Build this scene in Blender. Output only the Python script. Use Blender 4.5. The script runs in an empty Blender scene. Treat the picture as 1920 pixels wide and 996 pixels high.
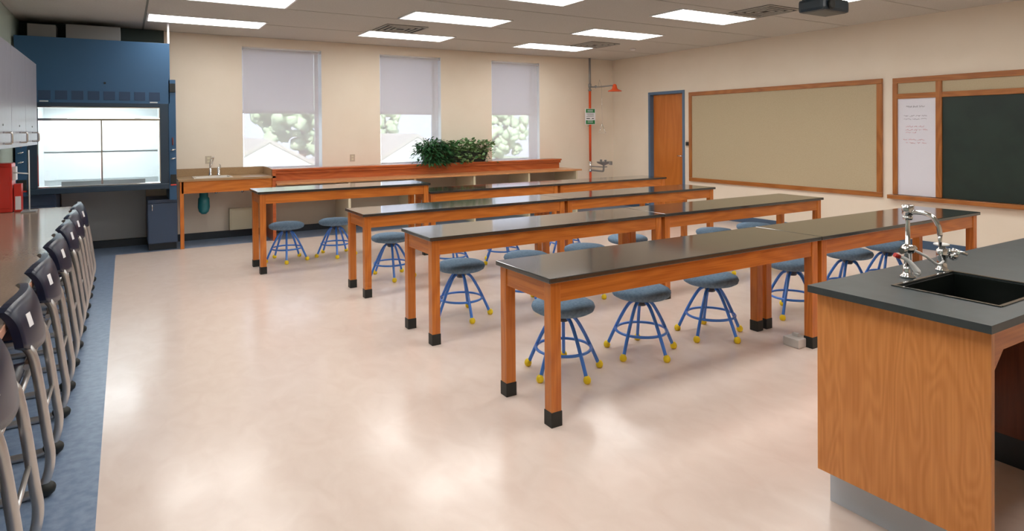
import bpy, bmesh, math, random
from mathutils import Vector, Matrix
random.seed(7)
S = bpy.context.scene
COL = S.collection
PI = math.pi

# ------------------------------------------------------------------ camera
cd = bpy.data.cameras.new('camera'); cam = bpy.data.objects.new('camera', cd); COL.objects.link(cam)
F2 = Vector((0.51983663, 0.85420943, -0.00980455)).normalized()
U3 = Vector((0.01164305, 0.00439156, 0.99992257)).normalized()
R3 = F2.cross(U3).normalized(); U3 = R3.cross(F2)
M = Matrix.Identity(4)
for i in range(3):
    M[i][0] = R3[i]; M[i][1] = U3[i]; M[i][2] = -F2[i]
M.translation = Vector((0, 0, 1.52))
cam.matrix_world = M
cd.sensor_width = 36; cd.sensor_fit = 'HORIZONTAL'
cd.lens = 1193.357 / 1920 * 36
cd.shift_x = 0.0
cd.shift_y = -(498 - 255.577) / 1920
cd.clip_start = 0.02; cd.clip_end = 300
S.camera = cam

# ------------------------------------------------------------------ world, exposure
S.view_settings.view_transform = 'Standard'; S.view_settings.look = 'None'
S.view_settings.gamma = 1; S.view_settings.use_curve_mapping = False
S.view_settings.exposure = 0.0
W = bpy.data.worlds.new('World'); S.world = W; W.use_nodes = True
W.node_tree.nodes['Background'].inputs[0].default_value = (0.76, 0.84, 1.0, 1)
W.node_tree.nodes['Background'].inputs[1].default_value = 2.9
LIGHT = 9.4                      # radiance of the ceiling light diffusers
LIGHTC = (1.0, 0.985, 0.945)
HOODL = 48.0

sd = bpy.data.lights.new('sun', 'SUN'); sun = bpy.data.objects.new('sun', sd); COL.objects.link(sun)
sd.energy = 13; sd.angle = math.radians(1); sd.color = (1, .97, .92)
sun.rotation_euler = Vector((.25, .80, -.62)).to_track_quat('-Z', 'Y').to_euler()

# ------------------------------------------------------------------ materials
def lin(c):
    return tuple(((x/255)/12.92 if x/255 <= .04045 else ((x/255+.055)/1.055)**2.4) for x in c)
def mat(name, rgb, rough=.5, metal=0, spec=.5, emit=None, coat=0):
    m = bpy.data.materials.new(name); m.use_nodes = True
    b = m.node_tree.nodes['Principled BSDF']
    b.inputs['Base Color'].default_value = (*lin(rgb), 1)
    b.inputs['Roughness'].default_value = rough
    b.inputs['Metallic'].default_value = metal
    b.inputs['Specular IOR Level'].default_value = spec
    b.inputs['Coat Weight'].default_value = coat
    b.inputs['Coat Roughness'].default_value = .08
    if emit:
        b.inputs['Emission Color'].default_value = (*emit[0], 1)
        b.inputs['Emission Strength'].default_value = emit[1]
    return m
def nd(m, t, **k):
    n = m.node_tree.nodes.new(t)
    for a, v in k.items(): setattr(n, a, v)
    return n
def varied(name, c1, c2, scale=(1,1,1), nscale=8, detail=4, rough=.5, spec=.5, lo=.35, hi=.65, bump=0, r2=None, coat=0, dist=0):
    """noise-mottled procedural surface"""
    m = mat(name, c1, rough, 0, spec, coat=coat); L = m.node_tree.links; b = m.node_tree.nodes['Principled BSDF']
    tc = nd(m, 'ShaderNodeTexCoord'); mp = nd(m, 'ShaderNodeMapping'); mp.inputs['Scale'].default_value = scale
    nz = nd(m, 'ShaderNodeTexNoise'); nz.inputs['Scale'].default_value = nscale; nz.inputs['Detail'].default_value = detail
    nz.inputs['Distortion'].default_value = dist
    cr = nd(m, 'ShaderNodeValToRGB')
    cr.color_ramp.elements[0].position = lo; cr.color_ramp.elements[1].position = hi
    cr.color_ramp.elements[0].color = (*lin(c1), 1); cr.color_ramp.elements[1].color = (*lin(c2), 1)
    L.new(tc.outputs['Object'], mp.inputs[0]); L.new(mp.outputs[0], nz.inputs['Vector'])
    L.new(nz.outputs['Fac'], cr.inputs[0]); L.new(cr.outputs[0], b.inputs['Base Color'])
    if bump:
        bp = nd(m, 'ShaderNodeBump'); bp.inputs['Strength'].default_value = bump; bp.inputs['Distance'].default_value = .01
        L.new(nz.outputs['Fac'], bp.inputs['Height']); L.new(bp.outputs[0], b.inputs['Normal'])
    if r2 is not None:
        mr = nd(m, 'ShaderNodeMapRange'); mr.inputs['To Min'].default_value = rough; mr.inputs['To Max'].default_value = r2
        L.new(nz.outputs['Fac'], mr.inputs[0]); L.new(mr.outputs[0], b.inputs['Roughness'])
    return m
def wood(name, c1, c2, axis, rough=.35, coat=.25, big=1.0):
    """oak: long streaks along an axis plus cathedral rings"""
    m = mat(name, c1, rough, 0, .5, coat=coat); L = m.node_tree.links; b = m.node_tree.nodes['Principled BSDF']
    tc = nd(m, 'ShaderNodeTexCoord')
    def mapping(s):
        mp = nd(m, 'ShaderNodeMapping'); v = [s[1]]*3; v['XYZ'.index(axis)] = s[0]
        mp.inputs['Scale'].default_value = v; L.new(tc.outputs['Object'], mp.inputs[0]); return mp
    a = mapping((1.3, 42)); n1 = nd(m, 'ShaderNodeTexNoise'); n1.inputs['Scale'].default_value = 3; n1.inputs['Detail'].default_value = 6
    L.new(a.outputs[0], n1.inputs['Vector'])
    c = mapping((.55*big, 3.2*big)); n2 = nd(m, 'ShaderNodeTexNoise'); n2.inputs['Scale'].default_value = 1.5; n2.inputs['Detail'].default_value = 1
    L.new(c.outputs[0], n2.inputs['Vector'])
    mu = nd(m, 'ShaderNodeMath', operation='MULTIPLY'); mu.inputs[1].default_value = 60; L.new(n2.outputs['Fac'], mu.inputs[0])
    sn = nd(m, 'ShaderNodeMath', operation='SINE'); L.new(mu.outputs[0], sn.inputs[0])
    mr = nd(m, 'ShaderNodeMapRange'); mr.inputs['From Min'].default_value = -1; mr.inputs['To Min'].default_value = 0; mr.inputs['To Max'].default_value = .3
    L.new(sn.outputs[0], mr.inputs[0])
    ad = nd(m, 'ShaderNodeMath', operation='ADD'); L.new(mr.outputs[0], ad.inputs[0]); L.new(n1.outputs['Fac'], ad.inputs[1])
    cr = nd(m, 'ShaderNodeValToRGB'); cr.color_ramp.elements[0].position = .35; cr.color_ramp.elements[1].position = .95
    cr.color_ramp.elements[0].color = (*lin(c1), 1); cr.color_ramp.elements[1].color = (*lin(c2), 1)
    L.new(ad.outputs[0], cr.inputs[0]); L.new(cr.outputs[0], b.inputs['Base Color'])
    return m

M_ = {}
M_['wall'] = varied('painted_wall', (238,226,209), (235,222,204), nscale=2, rough=.75, spec=.2)
M_['ceil'] = varied('ceiling_tile', (206,203,196), (198,195,188), nscale=60, rough=.9, spec=.1, bump=.1)
M_['floor'] = varied('beige_linoleum', (234,216,205), (227,207,195), scale=(1.6,1,1), nscale=5, detail=10, rough=.14, spec=.5, lo=.35, hi=.75, r2=.24, dist=.8)
M_['floorb'] = varied('blue_linoleum', (104,124,152), (130,147,172), scale=(1,1,1), nscale=22, detail=8, rough=.25, spec=.5, r2=.4)
M_['base'] = mat('blue_grey_vinyl_base', (70,92,118), .4)
M_['basedk'] = mat('dark_vinyl_base', (42,52,60), .4)
WC1, WC2 = (214,128,48), (184,98,28)
for ax in 'XYZ': M_['wood'+ax] = wood('orange_oak_'+ax, WC1, WC2, ax)
M_['panel'] = wood('light_oak_veneer', (226,150,80), (206,128,60), 'Z', .35, .2, 2.4)
M_['frame'] = wood('brown_oak_frame', (180,114,54), (150,88,36), 'Y')
M_['frameZ'] = wood('brown_oak_frame_upright', (180,114,54), (150,88,36), 'Z')
M_['door'] = wood('door_veneer', (204,122,48), (186,104,34), 'Z', .35, .2, .5)
M_['redwood'] = wood('red_oak_sill', (196,106,54), (166,78,34), 'X', .3, .35)
M_['epoxy'] = mat('black_epoxy', (46,48,46), .12, 0, .6, coat=.6)
M_['epoxym'] = varied('charcoal_epoxy', (62,71,74), (55,63,66), nscale=14, rough=.34, spec=.5)
M_['black'] = mat('black_rubber', (26,30,28), .5)
M_['seat'] = varied('blue_grey_fabric', (124,150,174), (104,130,154), nscale=60, rough=.85, spec=.2)
M_['blue'] = mat('blue_enamel', (66,134,232), .3, 0, .5, coat=.5)
M_['yellow'] = mat('yellow_rubber', (250,218,30), .5)
M_['navy'] = mat('navy_plastic', (16,25,50), .3)
M_['steel'] = mat('brushed_tube_steel', (196,195,194), .28, .8)
M_['chrome'] = mat('chrome', (226,226,226), .09, 1)
M_['white'] = mat('white_plastic', (235,235,235), .45)
M_['grey'] = mat('grey_metal', (150,150,150), .4, .4)
M_['label'] = mat('white_label', (228,228,232), .6)
M_['red'] = mat('red_paint', (200,38,26), .35, coat=.4)
M_['orange'] = mat('orange_paint', (226,84,34), .4, coat=.3)
M_['green'] = mat('sign_green', (22,120,60), .5)
M_['hood'] = mat('blue_hood_enamel', (46,86,122), .35, 0, .5)
M_['hooddk'] = mat('dark_blue_hood_enamel', (38,58,76), .35, 0, .5)
M_['hoodvent'] = mat('hood_louvre_blue', (36,62,92), .5)
M_['hoodcab'] = mat('slate_blue_cabinet', (56,76,104), .35)
M_['liner'] = mat('white_hood_liner', (240,244,244), .5)
M_['brown'] = varied('brown_laminate', (158,136,118), (150,128,110), nscale=80, rough=.15, spec=.5)
M_['brownedge'] = mat('pinkish_brown_edge', (190,142,120), .4)
M_['greylam'] = varied('grey_laminate', (150,148,156), (140,138,146), scale=(1,1,.1), nscale=30, rough=.3, spec=.5)
M_['tan'] = varied('tan_laminate', (170,140,104), (160,130,96), nscale=80, rough=.3)
M_['bench'] = wood('bench_laminate', (206,150,100), (190,130,80), 'X', .3, .2)
M_['cream'] = mat('cream_panel', (216,208,180), .5)
M_['cork'] = varied('tan_tackboard', (192,178,150), (186,171,142), nscale=120, rough=.85, spec=.1)
M_['wboard'] = mat('white_board', (226,226,236), .2)
M_['chalk'] = varied('green_black_chalkboard', (34,46,42), (40,54,48), nscale=3, rough=.4, spec=.4)
M_['doorfr'] = mat('blue_steel_frame', (88,116,146), .4)
M_['ink1'] = mat('grey_marker', (178,172,184), .6)
M_['ink2'] = mat('red_marker', (216,168,182), .6)
M_['beige'] = mat('beige_plate', (196,182,160), .5)
M_['teal'] = mat('teal_trap', (30,110,120), .35)
M_['sinkw'] = mat('white_sink', (228,222,214), .25)
M_['pot'] = mat('dark_green_planter', (40,56,52), .5)
M_['stem'] = mat('plant_stem', (70,80,40), .7)
M_['troff'] = mat('white_light_frame', (235,235,235), .5)
M_['proj'] = mat('dark_projector_shell', (34,50,62), .35)
M_['soil'] = mat('potting_soil', (50,38,30), .9)
M_['metaltag'] = mat('pale_name_plate', (180,190,196), .4)
M_['innerwood'] = wood('shaded_cabinet_side', (112,58,36), (88,42,26), 'Z', .45, .1)  # knee-space shadow put into the wood colour
M_['graybase'] = mat('grey_vinyl_base', (200,208,220), .35)
M_['shade2'] = None
def leafmat(name, c1, c2):
    m = varied(name, c1, c2, nscale=16, rough=.5, spec=.35)
    return m
M_['leafA'] = leafmat('dark_fern_leaf', (30,72,42), (54,104,58))
M_['leafB'] = leafmat('round_green_leaf', (70,118,66), (140,174,124))
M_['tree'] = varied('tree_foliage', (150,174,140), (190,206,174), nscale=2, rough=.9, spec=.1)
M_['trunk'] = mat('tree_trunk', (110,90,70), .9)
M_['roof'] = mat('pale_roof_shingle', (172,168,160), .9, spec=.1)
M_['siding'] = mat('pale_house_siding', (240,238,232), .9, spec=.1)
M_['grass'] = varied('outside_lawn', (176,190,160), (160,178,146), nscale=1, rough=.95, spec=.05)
def emis(name, c, s):
    m = bpy.data.materials.new(name); m.use_nodes = True; t = m.node_tree; t.nodes.clear()
    e = t.nodes.new('ShaderNodeEmission'); o = t.nodes.new('ShaderNodeOutputMaterial')
    e.inputs[0].default_value = (*c, 1); e.inputs[1].default_value = s; t.links.new(e.outputs[0], o.inputs[0]); return m
M_['light'] = emis('lit_diffuser', LIGHTC, LIGHT)
M_['hoodlamp'] = emis('lit_hood_tube', (.93, 1, 1), HOODL)
def cloth(name, rgb, trans, transl):
    m = bpy.data.materials.new(name); m.use_nodes = True; t = m.node_tree; t.nodes.clear()
    o = t.nodes.new('ShaderNodeOutputMaterial'); a = t.nodes.new('ShaderNodeBsdfTransparent')
    d = t.nodes.new('ShaderNodeBsdfDiffuse'); l = t.nodes.new('ShaderNodeBsdfTranslucent')
    m1 = t.nodes.new('ShaderNodeMixShader'); m2 = t.nodes.new('ShaderNodeMixShader')
    d.inputs[0].default_value = (*lin(rgb), 1); l.inputs[0].default_value = (*lin(rgb), 1)
    m1.inputs[0].default_value = transl; t.links.new(d.outputs[0], m1.inputs[1]); t.links.new(l.outputs[0], m1.inputs[2])
    m2.inputs[0].default_value = trans; t.links.new(m1.outputs[0], m2.inputs[1]); t.links.new(a.outputs[0], m2.inputs[2])
    t.links.new(m2.outputs[0], o.inputs[0]); return m
M_['sheer'] = cloth('sheer_roller_shade', (226,222,226), .53, .24)
M_['shade2'] = cloth('inner_roller_shade', (238,234,238), .0, .66)
def glassm(name, tint=(1,1,1), fac=.08):
    m = bpy.data.materials.new(name); m.use_nodes = True; t = m.node_tree; t.nodes.clear()
    o = t.nodes.new('ShaderNodeOutputMaterial'); a = t.nodes.new('ShaderNodeBsdfTransparent'); a.inputs[0].default_value = (*tint, 1)
    g = t.nodes.new('ShaderNodeBsdfGlossy'); g.inputs['Roughness'].default_value = .02
    f = t.nodes.new('ShaderNodeFresnel'); f.inputs[0].default_value = 1.45
    x = t.nodes.new('ShaderNodeMixShader'); t.links.new(f.outputs[0], x.inputs[0]); t.links.new(a.outputs[0], x.inputs[1]); t.links.new(g.outputs[0], x.inputs[2])
    t.links.new(x.outputs[0], o.inputs[0]); return m
M_['glass'] = glassm('clear_glass', (.96, .98, 1))

# ------------------------------------------------------------------ mesh helpers
class B:
    def __init__(s): s.bm = bmesh.new()
    def box(s, x0, x1, y0, y1, z0, z1, bev=0, mi=0):
        x0, x1 = sorted((x0, x1)); y0, y1 = sorted((y0, y1)); z0, z1 = sorted((z0, z1))
        r = bmesh.ops.create_cube(s.bm, size=1)
        vs = r['verts']
        for v in vs:
            v.co = Vector((x0 if v.co.x < 0 else x1, y0 if v.co.y < 0 else y1, z0 if v.co.z < 0 else z1))
        fs = set(f for v in vs for f in v.link_faces)
        for f in fs: f.material_index = mi
        if bev:
            es = list(set(e for v in vs for e in v.link_edges))
            bmesh.ops.bevel(s.bm, geom=es, offset=bev, segments=2, affect='EDGES', profile=.6)
        return s
    def tube(s, pts, r, n=10, mi=0, smooth=6, rads=None, closed=False):
        P = [Vector(p) for p in pts]
        if smooth and len(P) > 2:
            Q = []; m = len(P); rr = []
            rng = m if closed else m-1
            for i in range(rng):
                p0 = P[(i-1) % m] if (closed or i > 0) else P[0]; p1 = P[i]; p2 = P[(i+1) % m]
                p3 = P[(i+2) % m] if (closed or i+2 < m) else P[-1]
                for k in range(smooth):
                    t = k/smooth
                    Q.append(.5*((2*p1)+(-p0+p2)*t+(2*p0-5*p1+4*p2-p3)*t*t+(-p0+3*p1-3*p2+p3)*t**3))
                    if rads: rr.append(rads[i]*(1-t)+rads[min(i+1, m-1)]*t)
            if not closed:
                Q.append(P[-1])
                if rads: rr.append(rads[-1])
            P = Q
            if rads: rads = rr
        m = len(P); rings = []
        up = None
        for i, p in enumerate(P):
            if closed: t = (P[(i+1) % m]-P[(i-1) % m])
            else: t = (P[min(i+1, m-1)]-P[max(i-1, 0)])
            t.normalize()
            if up is None:
                up = t.orthogonal().normalized()
            else:
                up = (up - t*up.dot(t)); up.normalize()
            sd = t.cross(up)
            ra = rads[i] if rads else r
            rings.append([s.bm.verts.new(p+(up*math.cos(2*PI*k/n)+sd*math.sin(2*PI*k/n))*ra) for k in range(n)])
        rg = m if closed else m-1
        for i in range(rg):
            a = rings[i]; b = rings[(i+1) % m]
            off = 0
            if closed and i == m-1:
                off = min(range(n), key=lambda o: (a[0].co-b[o].co).length)
            for k in range(n):
                f = s.bm.faces.new((a[k], a[(k+1) % n], b[(k+1+off) % n], b[(k+off) % n])); f.smooth = True; f.material_index = mi
        if not closed:
            f = s.bm.faces.new(rings[0][::-1]); f.material_index = mi
            f = s.bm.faces.new(rings[-1]); f.material_index = mi
        return s
    def lathe(s, prof, c=(0,0,0), n=24, mi=0, axis='Z', cap=True):
        c = Vector(c); rings = []
        for r, h in prof:
            row = []
            for k in range(n):
                a = 2*PI*k/n; u, v = r*math.cos(a), r*math.sin(a)
                d = {'Z': (u, v, h), 'X': (h, u, v), 'Y': (v, h, u)}[axis]
                row.append(s.bm.verts.new(c+Vector(d)))
            rings.append(row)
        for i in range(len(rings)-1):
            for k in range(n):
                f = s.bm.faces.new((rings[i][k], rings[i][(k+1) % n], rings[i+1][(k+1) % n], rings[i+1][k])); f.smooth = True; f.material_index = mi
        if cap:
            s.bm.faces.new(rings[0][::-1]).material_index = mi; s.bm.faces.new(rings[-1]).material_index = mi
        return s
    def poly(s, pts, mi=0):
        f = s.bm.faces.new([s.bm.verts.new(p) for p in pts]); f.material_index = mi; return s
    def prism(s, poly, axis, a, b, mi=0):
        """extrude a 2-D polygon along an axis from a to b"""
        def P(u, v, w): return {'X': (w, u, v), 'Y': (u, w, v), 'Z': (u, v, w)}[axis]
        A = [s.bm.verts.new(P(u, v, a)) for u, v in poly]; C = [s.bm.verts.new(P(u, v, b)) for u, v in poly]
        s.bm.faces.new(A[::-1]).material_index = mi; s.bm.faces.new(C).material_index = mi
        for i in range(len(A)):
            s.bm.faces.new((A[i], A[(i+1) % len(A)], C[(i+1) % len(A)], C[i])).material_index = mi
        return s
    def ball(s, c, r, sc=(1,1,1), mi=0, sub=2):
        q = bmesh.ops.create_icosphere(s.bm, subdivisions=sub, radius=r)
        for v in q['verts']:
            v.co = Vector((v.co.x*sc[0], v.co.y*sc[1], v.co.z*sc[2]))+Vector(c)
            for f in v.link_faces: f.smooth = True; f.material_index = mi
        return s
    def out(s, name, mats, parent=None, loc=None):
        bmesh.ops.recalc_face_normals(s.bm, faces=s.bm.faces)
        me = bpy.data.meshes.new(name); s.bm.to_mesh(me); s.bm.free()
        if not isinstance(mats, (list, tuple)): mats = [mats]
        for m in mats: me.materials.append(M_[m] if isinstance(m, str) else m)
        o = bpy.data.objects.new(name, me); COL.objects.link(o)
        if loc: o.location = loc
        if parent: o.parent = parent
        return o
def tag(o, label, cat, group=None, kind=None):
    o['label'] = label; o['category'] = cat
    if group: o['group'] = group
    if kind: o['kind'] = kind
    return o
def thing(name, label, cat, loc=(0,0,0), group=None):
    o = bpy.data.objects.new(name, None); COL.objects.link(o); o.location = loc; o.empty_display_size = .1
    return tag(o, label, cat, group)
def struct(o): o['kind'] = 'structure'; return o
def dup(root, loc, label, group=None):
    r = root.copy(); COL.objects.link(r); r.location = loc; r['label'] = label
    if group: r['group'] = group
    for ch in [c for c in bpy.data.objects if c.parent == root]:
        c = ch.copy(); COL.objects.link(c); c.parent = r
        for g in [k for k in bpy.data.objects if k.parent == ch]:
            d = g.copy(); COL.objects.link(d); d.parent = c
    return r

# ------------------------------------------------------------------ room shell
XL, XR, YB, YF, ZC = -1.10, 8.5, 10.0, -2.4, 2.915
b = B()   # floor: beige field with a blue band on the left and along the back
b.poly([(-.114, YF, 0), (XR, YF, 0), (XR, 9.33, 0), (-.114, 9.33, 0)], 0)
b.poly([(XL, YF, 0), (-.114, YF, 0), (-.114, 9.33, 0), (XL, 9.33, 0)], 1)
b.poly([(XL, 9.33, 0), (-.114, 9.33, 0), (-.114, YB, 0), (XL, YB, 0)], 1)
b.poly([(-.114, 9.33, 0), (XR, 9.33, 0), (XR, YB, 0), (-.114, YB, 0)], 1)
bmesh.ops.remove_doubles(b.bm, verts=b.bm.verts, dist=1e-4)
struct(b.out('floor', ['floor', 'floorb']))
struct(B().box(XL-.15, XR+.15, YF-.15, YB+.5, ZC, ZC+.15).out('ceiling', 'ceil'))
# suspended tile joints
b = B()
for k in range(-1, 9):
    yy = 0.2+1.2192*k
    if YF < yy < YB: b.box(.23, XR, yy-.006, yy+.006, ZC-.004, ZC-.0005)
struct(b.out('trim_1', mat('tile_joint_grey', (190,186,178), .8)))
struct(B().box(.215, .235, YF, YB-.02, ZC-.006, ZC-.0005).out('trim_2', mat('soffit_edge', (128,130,124), .8)))
WIN = [(1.474, 2.628), (3.565, 4.662), (5.660, 6.702)]; WZ0, WZ1 = .95, 2.775; WD = .38
b = B(); xs = XL-.15
for x0, x1 in WIN:
    b.box(xs, x0, YB, YB+WD, 0, ZC); b.box(x0, x1, YB, YB+WD, 0, WZ0); b.box(x0, x1, YB, YB+WD, WZ1, ZC); xs = x1
b.box(xs, XR+.15, YB, YB+WD, 0, ZC)
struct(b.out('wall_back', 'wall'))
struct(B().box(XL-.15, XL, YF-.15, YB, 0, ZC).out('wall_left', varied('grey_green_light_cast', (176,190,180), (170,184,174), nscale=2, rough=.7, spec=.2)))  # grey-green cast of the mixed lighting put into the wall colour
struct(B().box(XL, XR, YF-.15, YF, 0, ZC).out('wall_front', 'wall'))
DY0, DY1, DZ = 8.10, 8.93, 2.17
b = B(); b.box(XR, XR+.15, YF-.15, DY0, 0, ZC); b.box(XR, XR+.15, DY1, YB, 0, ZC); b.box(XR, XR+.15, DY0, DY1, DZ, ZC)
struct(b.out('wall_right', 'wall'))
struct(B().box(XL, XR-.012, YB-.012, YB, 0, .10).out('baseboard_back', 'basedk'))
b = B(); b.box(XR-.012, XR, YF, DY0-.05, 0, .10); b.box(XR-.012, XR, DY1+.05, YB, 0, .10)
struct(b.out('baseboard_right', 'base'))
struct(B().box(XL, XL+.012, YF, YB-.012, 0, .10).out('baseboard_left', 'basedk'))

# windows: glass at the back of deep reveals, sheer shade in front, second shade half drawn behind
for i, (x0, x1) in enumerate(WIN):
    w = bpy.data.objects.new(f'window_{i+1}', None); COL.objects.link(w); w.location = ((x0+x1)/2, YB+.3, WZ0); struct(w)
    c = Vector(w.location); zz = -c
    def o(bb, nm, mt):
        q = bb.out(nm, mt); q.parent = w; q.location = -c; return q
    yg = YB+WD-.06
    fr = B(); t = .035
    fr.box(x0, x0+t, yg-.02, yg+.03, WZ0, WZ1, .003).box(x1-t, x1, yg-.02, yg+.03, WZ0, WZ1, .003)
    fr.box(x0+t, x1-t, yg-.02, yg+.03, WZ0, WZ0+t, .003).box(x0+t, x1-t, yg-.02, yg+.03, WZ1-t, WZ1, .003).box(x0+t, x1-t, yg-.02, yg+.03, 1.80, 1.84, .003)
    o(fr, 'window_frame', 'white')
    o(B().box(x0+t, x1-t, yg, yg+.006, WZ0+t, WZ1-t), 'pane', 'glass')
    o(B().box(x0, x1, YB-.0, YB+WD, WZ0-.0, WZ0+.012), 'window_sill', 'white')
    for xa in (x0+.0005, x1-.0065): o(B().box(xa, xa+.006, YB+.002, YB+WD-.08, WZ0+.012, WZ1-.002), 'added_jamb_lining', 'white')  # white lining added to make the reveal edges catch more daylight
    s = thing('roller_shade', ['sheer pale lavender roller shade over the leftmost window, showing a rooftop outside',
        'sheer pale lavender roller shade over the middle window, left of the plants',
        'sheer pale lavender roller shade over the rightmost window, right of the plants'][i], 'window shade', ((x0+x1)/2, YB+.02, WZ1), 'sheer roller shades on the windows')
    cc = Vector(s.location)
    def o2(bb, nm, mt):
        q = bb.out(nm, mt); q.parent = s; q.location = -cc; return q
    gl, gr = .022, .048
    o2(B().box(x0+gl, x1-gr, YB+.016, YB+.018, WZ0+.02, WZ1-.03), 'shade_fabric', 'sheer')
    o2(B().tube([(x0+.012, YB+.035, WZ1-.035), (x1-.012, YB+.035, WZ1-.035)], .018, smooth=0), 'roller', 'label')
    o2(B().box(x0+gl, x1-gr, YB+.012, YB+.022, WZ0+.013, WZ0+.028), 'hem_bar', 'label')
    s2 = B().box(x0+.04, x1-.055, YB+WD-.10, YB+WD-.098, 1.81, WZ1-.005)
    q = s2.out('half_drawn_shade', 'shade2')
    tag(q, ['opaque pale shade half drawn over upper glass of leftmost window', 'opaque pale shade half drawn over upper glass of middle window', 'opaque pale shade half drawn over upper glass of rightmost window'][i], 'window shade', 'half-drawn inner shades')

# door in the right wall
d = bpy.data.objects.new('door_1', None); COL.objects.link(d); d.location = (XR, 8.5, 0); struct(d); dc = Vector(d.location)
def od(bb, nm, mt, par=None):
    q = bb.out(nm, mt); q.parent = d; q.location = -dc; return q
fb = B()
fb.box(XR-.015, XR+.15, DY0-.04, DY0+.01, 0, DZ+.04, .003).box(XR-.015, XR+.15, DY1-.01, DY1+.04, 0, DZ+.04, .003).box(XR-.015, XR+.15, DY0+.01, DY1-.01, DZ-.01, DZ+.04, .003)
od(fb, 'door_frame', 'doorfr')
dl = od(B().box(XR+.075, XR+.12, DY0+.012, DY1-.012, .01, DZ-.012, .002), 'door_leaf', 'door')
h = B().tube([(XR+.075, DY0+.07, 1.03), (XR+.03, DY0+.07, 1.03)], .011, smooth=0).tube([(XR+.03, DY0+.065, 1.03), (XR+.028, DY0+.17, 1.03)], .009, smooth=0).lathe([(.026, 0), (.026, .006)], (XR+.069, DY0+.07, 1.03), axis='X', n=16)
hh = h.out('door_handle', 'chrome'); hh.parent = dl

# ------------------------------------------------------------------ outside the windows
struct(B().box(-30, 70, 10.6, 120, -4.2, -4).out('outdoor_ground', 'grass'))
def house(name, px, py, pz, label, hw=3.0, chim=True):  # gable end towards the school
    t = thing(name, label, 'house', (px, py, -4)); P = lambda x, y, z: (x-px, y-py, z+4)
    g = B()
    g.prism([(px-hw-px, 0), (px+hw-px, 0), (hw, pz-1.5+4-.02), (0, pz+4-.05), (-hw, pz-1.5+4-.02)], 'Y', 0, 9)
    g.out('house_walls', 'siding', t)
    r = B()
    for sgn in (-1, 1):
        r.prism([(0, pz+4), (sgn*(hw+.4), pz+4-1.5*(hw+.4)/hw), (sgn*(hw+.4), pz+4-1.5*(hw+.4)/hw-.14), (0, pz+4-.14)], 'Y', -.08, 9.3)
    r.out('gable_roof', 'roof', t)
    w = B().box(-hw*.22, hw*.22, -.06, -.01, pz+4-1.75, pz+4-.9, .01); w.out('attic_window', mat('attic_glass', (196,204,206), .3), t)
    # crossing wing to the left
    if not chim: return t
    g = B(); g.prism([(3, 0), (9, 0), (9, pz+4-1.2), (6, pz+4-.02), (3, pz+4-1.2)], 'X', -hw-6, 0)
    g.out('side_wing', 'siding', t)
    r = B()
    for sgn in (-1, 1):
        r.prism([(6, pz+4+.1), (6+sgn*3.4, pz+4-1.25), (6+sgn*3.4, pz+4-1.39), (6, pz+4-.04)], 'X', -hw-6.4, .0)
    r.out('side_wing_roof', 'roof', t)
    if chim:
        c = B().box(-.85, -.5, 4.2, 4.6, pz+3, pz+4.75, .01).box(-.9, -.45, 4.15, 4.65, pz+4.75, pz+4.85, .01); c.out('chimney', 'siding', t)
    return t
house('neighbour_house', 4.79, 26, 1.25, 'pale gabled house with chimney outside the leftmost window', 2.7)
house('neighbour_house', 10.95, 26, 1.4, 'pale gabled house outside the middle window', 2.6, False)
def tree(x, y, z, r, label, seed):
    rnd = random.Random(seed); t = thing('leafy_tree', label, 'tree', (x, y, -4), 'trees outside the windows')
    B().tube([(0,0,0), (.1,0,(z+4)*.5), (0,0,z+4)], .25, smooth=4, rads=[.3,.24,.12]).out('trunk', 'trunk', t)
    b = B()
    for _ in range(230):
        a = rnd.uniform(0, 2*PI); e = rnd.uniform(-1, 1); rr = r*rnd.uniform(.55, 1)
        p = (math.cos(a)*rr*math.sqrt(1-e*e), math.sin(a)*rr*math.sqrt(1-e*e)*.8, z+4+e*rr*.8)
        b.ball(p, r*rnd.uniform(.07, .17), sub=1)
    for v in b.bm.verts: v.co += Vector((rnd.uniform(-1,1), rnd.uniform(-1,1), rnd.uniform(-1,1)))*.09*r*.5
    b.out('foliage', 'tree', t)
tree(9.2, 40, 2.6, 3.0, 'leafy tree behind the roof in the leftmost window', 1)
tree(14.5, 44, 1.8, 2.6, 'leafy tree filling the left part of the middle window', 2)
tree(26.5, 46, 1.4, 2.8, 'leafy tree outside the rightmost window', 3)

# ------------------------------------------------------------------ ceiling fixtures
LX = [(.25, 1.56), (2.905, 4.215), (5.53, 6.86)]; LY = [8.80, 7.17, 5.54, 3.91, 2.28, .65]
names_c = ['left', 'middle', 'right']; names_r = ['nearest the window wall', 'second from the window wall', 'third from the window wall', 'fourth from the window wall', 'fifth from the window wall', 'sixth from the window wall']
def light_fixture(w):
    t = thing('ceiling_light', '', 'ceiling light', (0,0,0), 'recessed ceiling lights')
    h = .26; f = B()
    f.box(-w/2-.02, w/2+.02, -h-.02, -h, -.012, .0).box(-w/2-.02, w/2+.02, h, h+.02, -.012, .0)
    f.box(-w/2-.02, -w/2, -h, h, -.012, 0).box(w/2, w/2+.02, -h, h, -.012, 0)
    f.out('light_frame', 'troff', t)
    B().box(-w/2, w/2, -h, h, -.008, -.001).out('diffuser', 'light', t)
    return t
proto = light_fixture(1.29); first = True
for ci, (x0, x1) in enumerate(LX):
    for ri, y in enumerate(LY):
        lab = f'lit rectangular ceiling light, {names_c[ci]} column, {names_r[ri]}'
        loc = ((x0+x1)/2, y, ZC-.0005)
        if first: proto.location = loc; proto['label'] = lab; first = False
        else: dup(proto, loc, lab)
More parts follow.
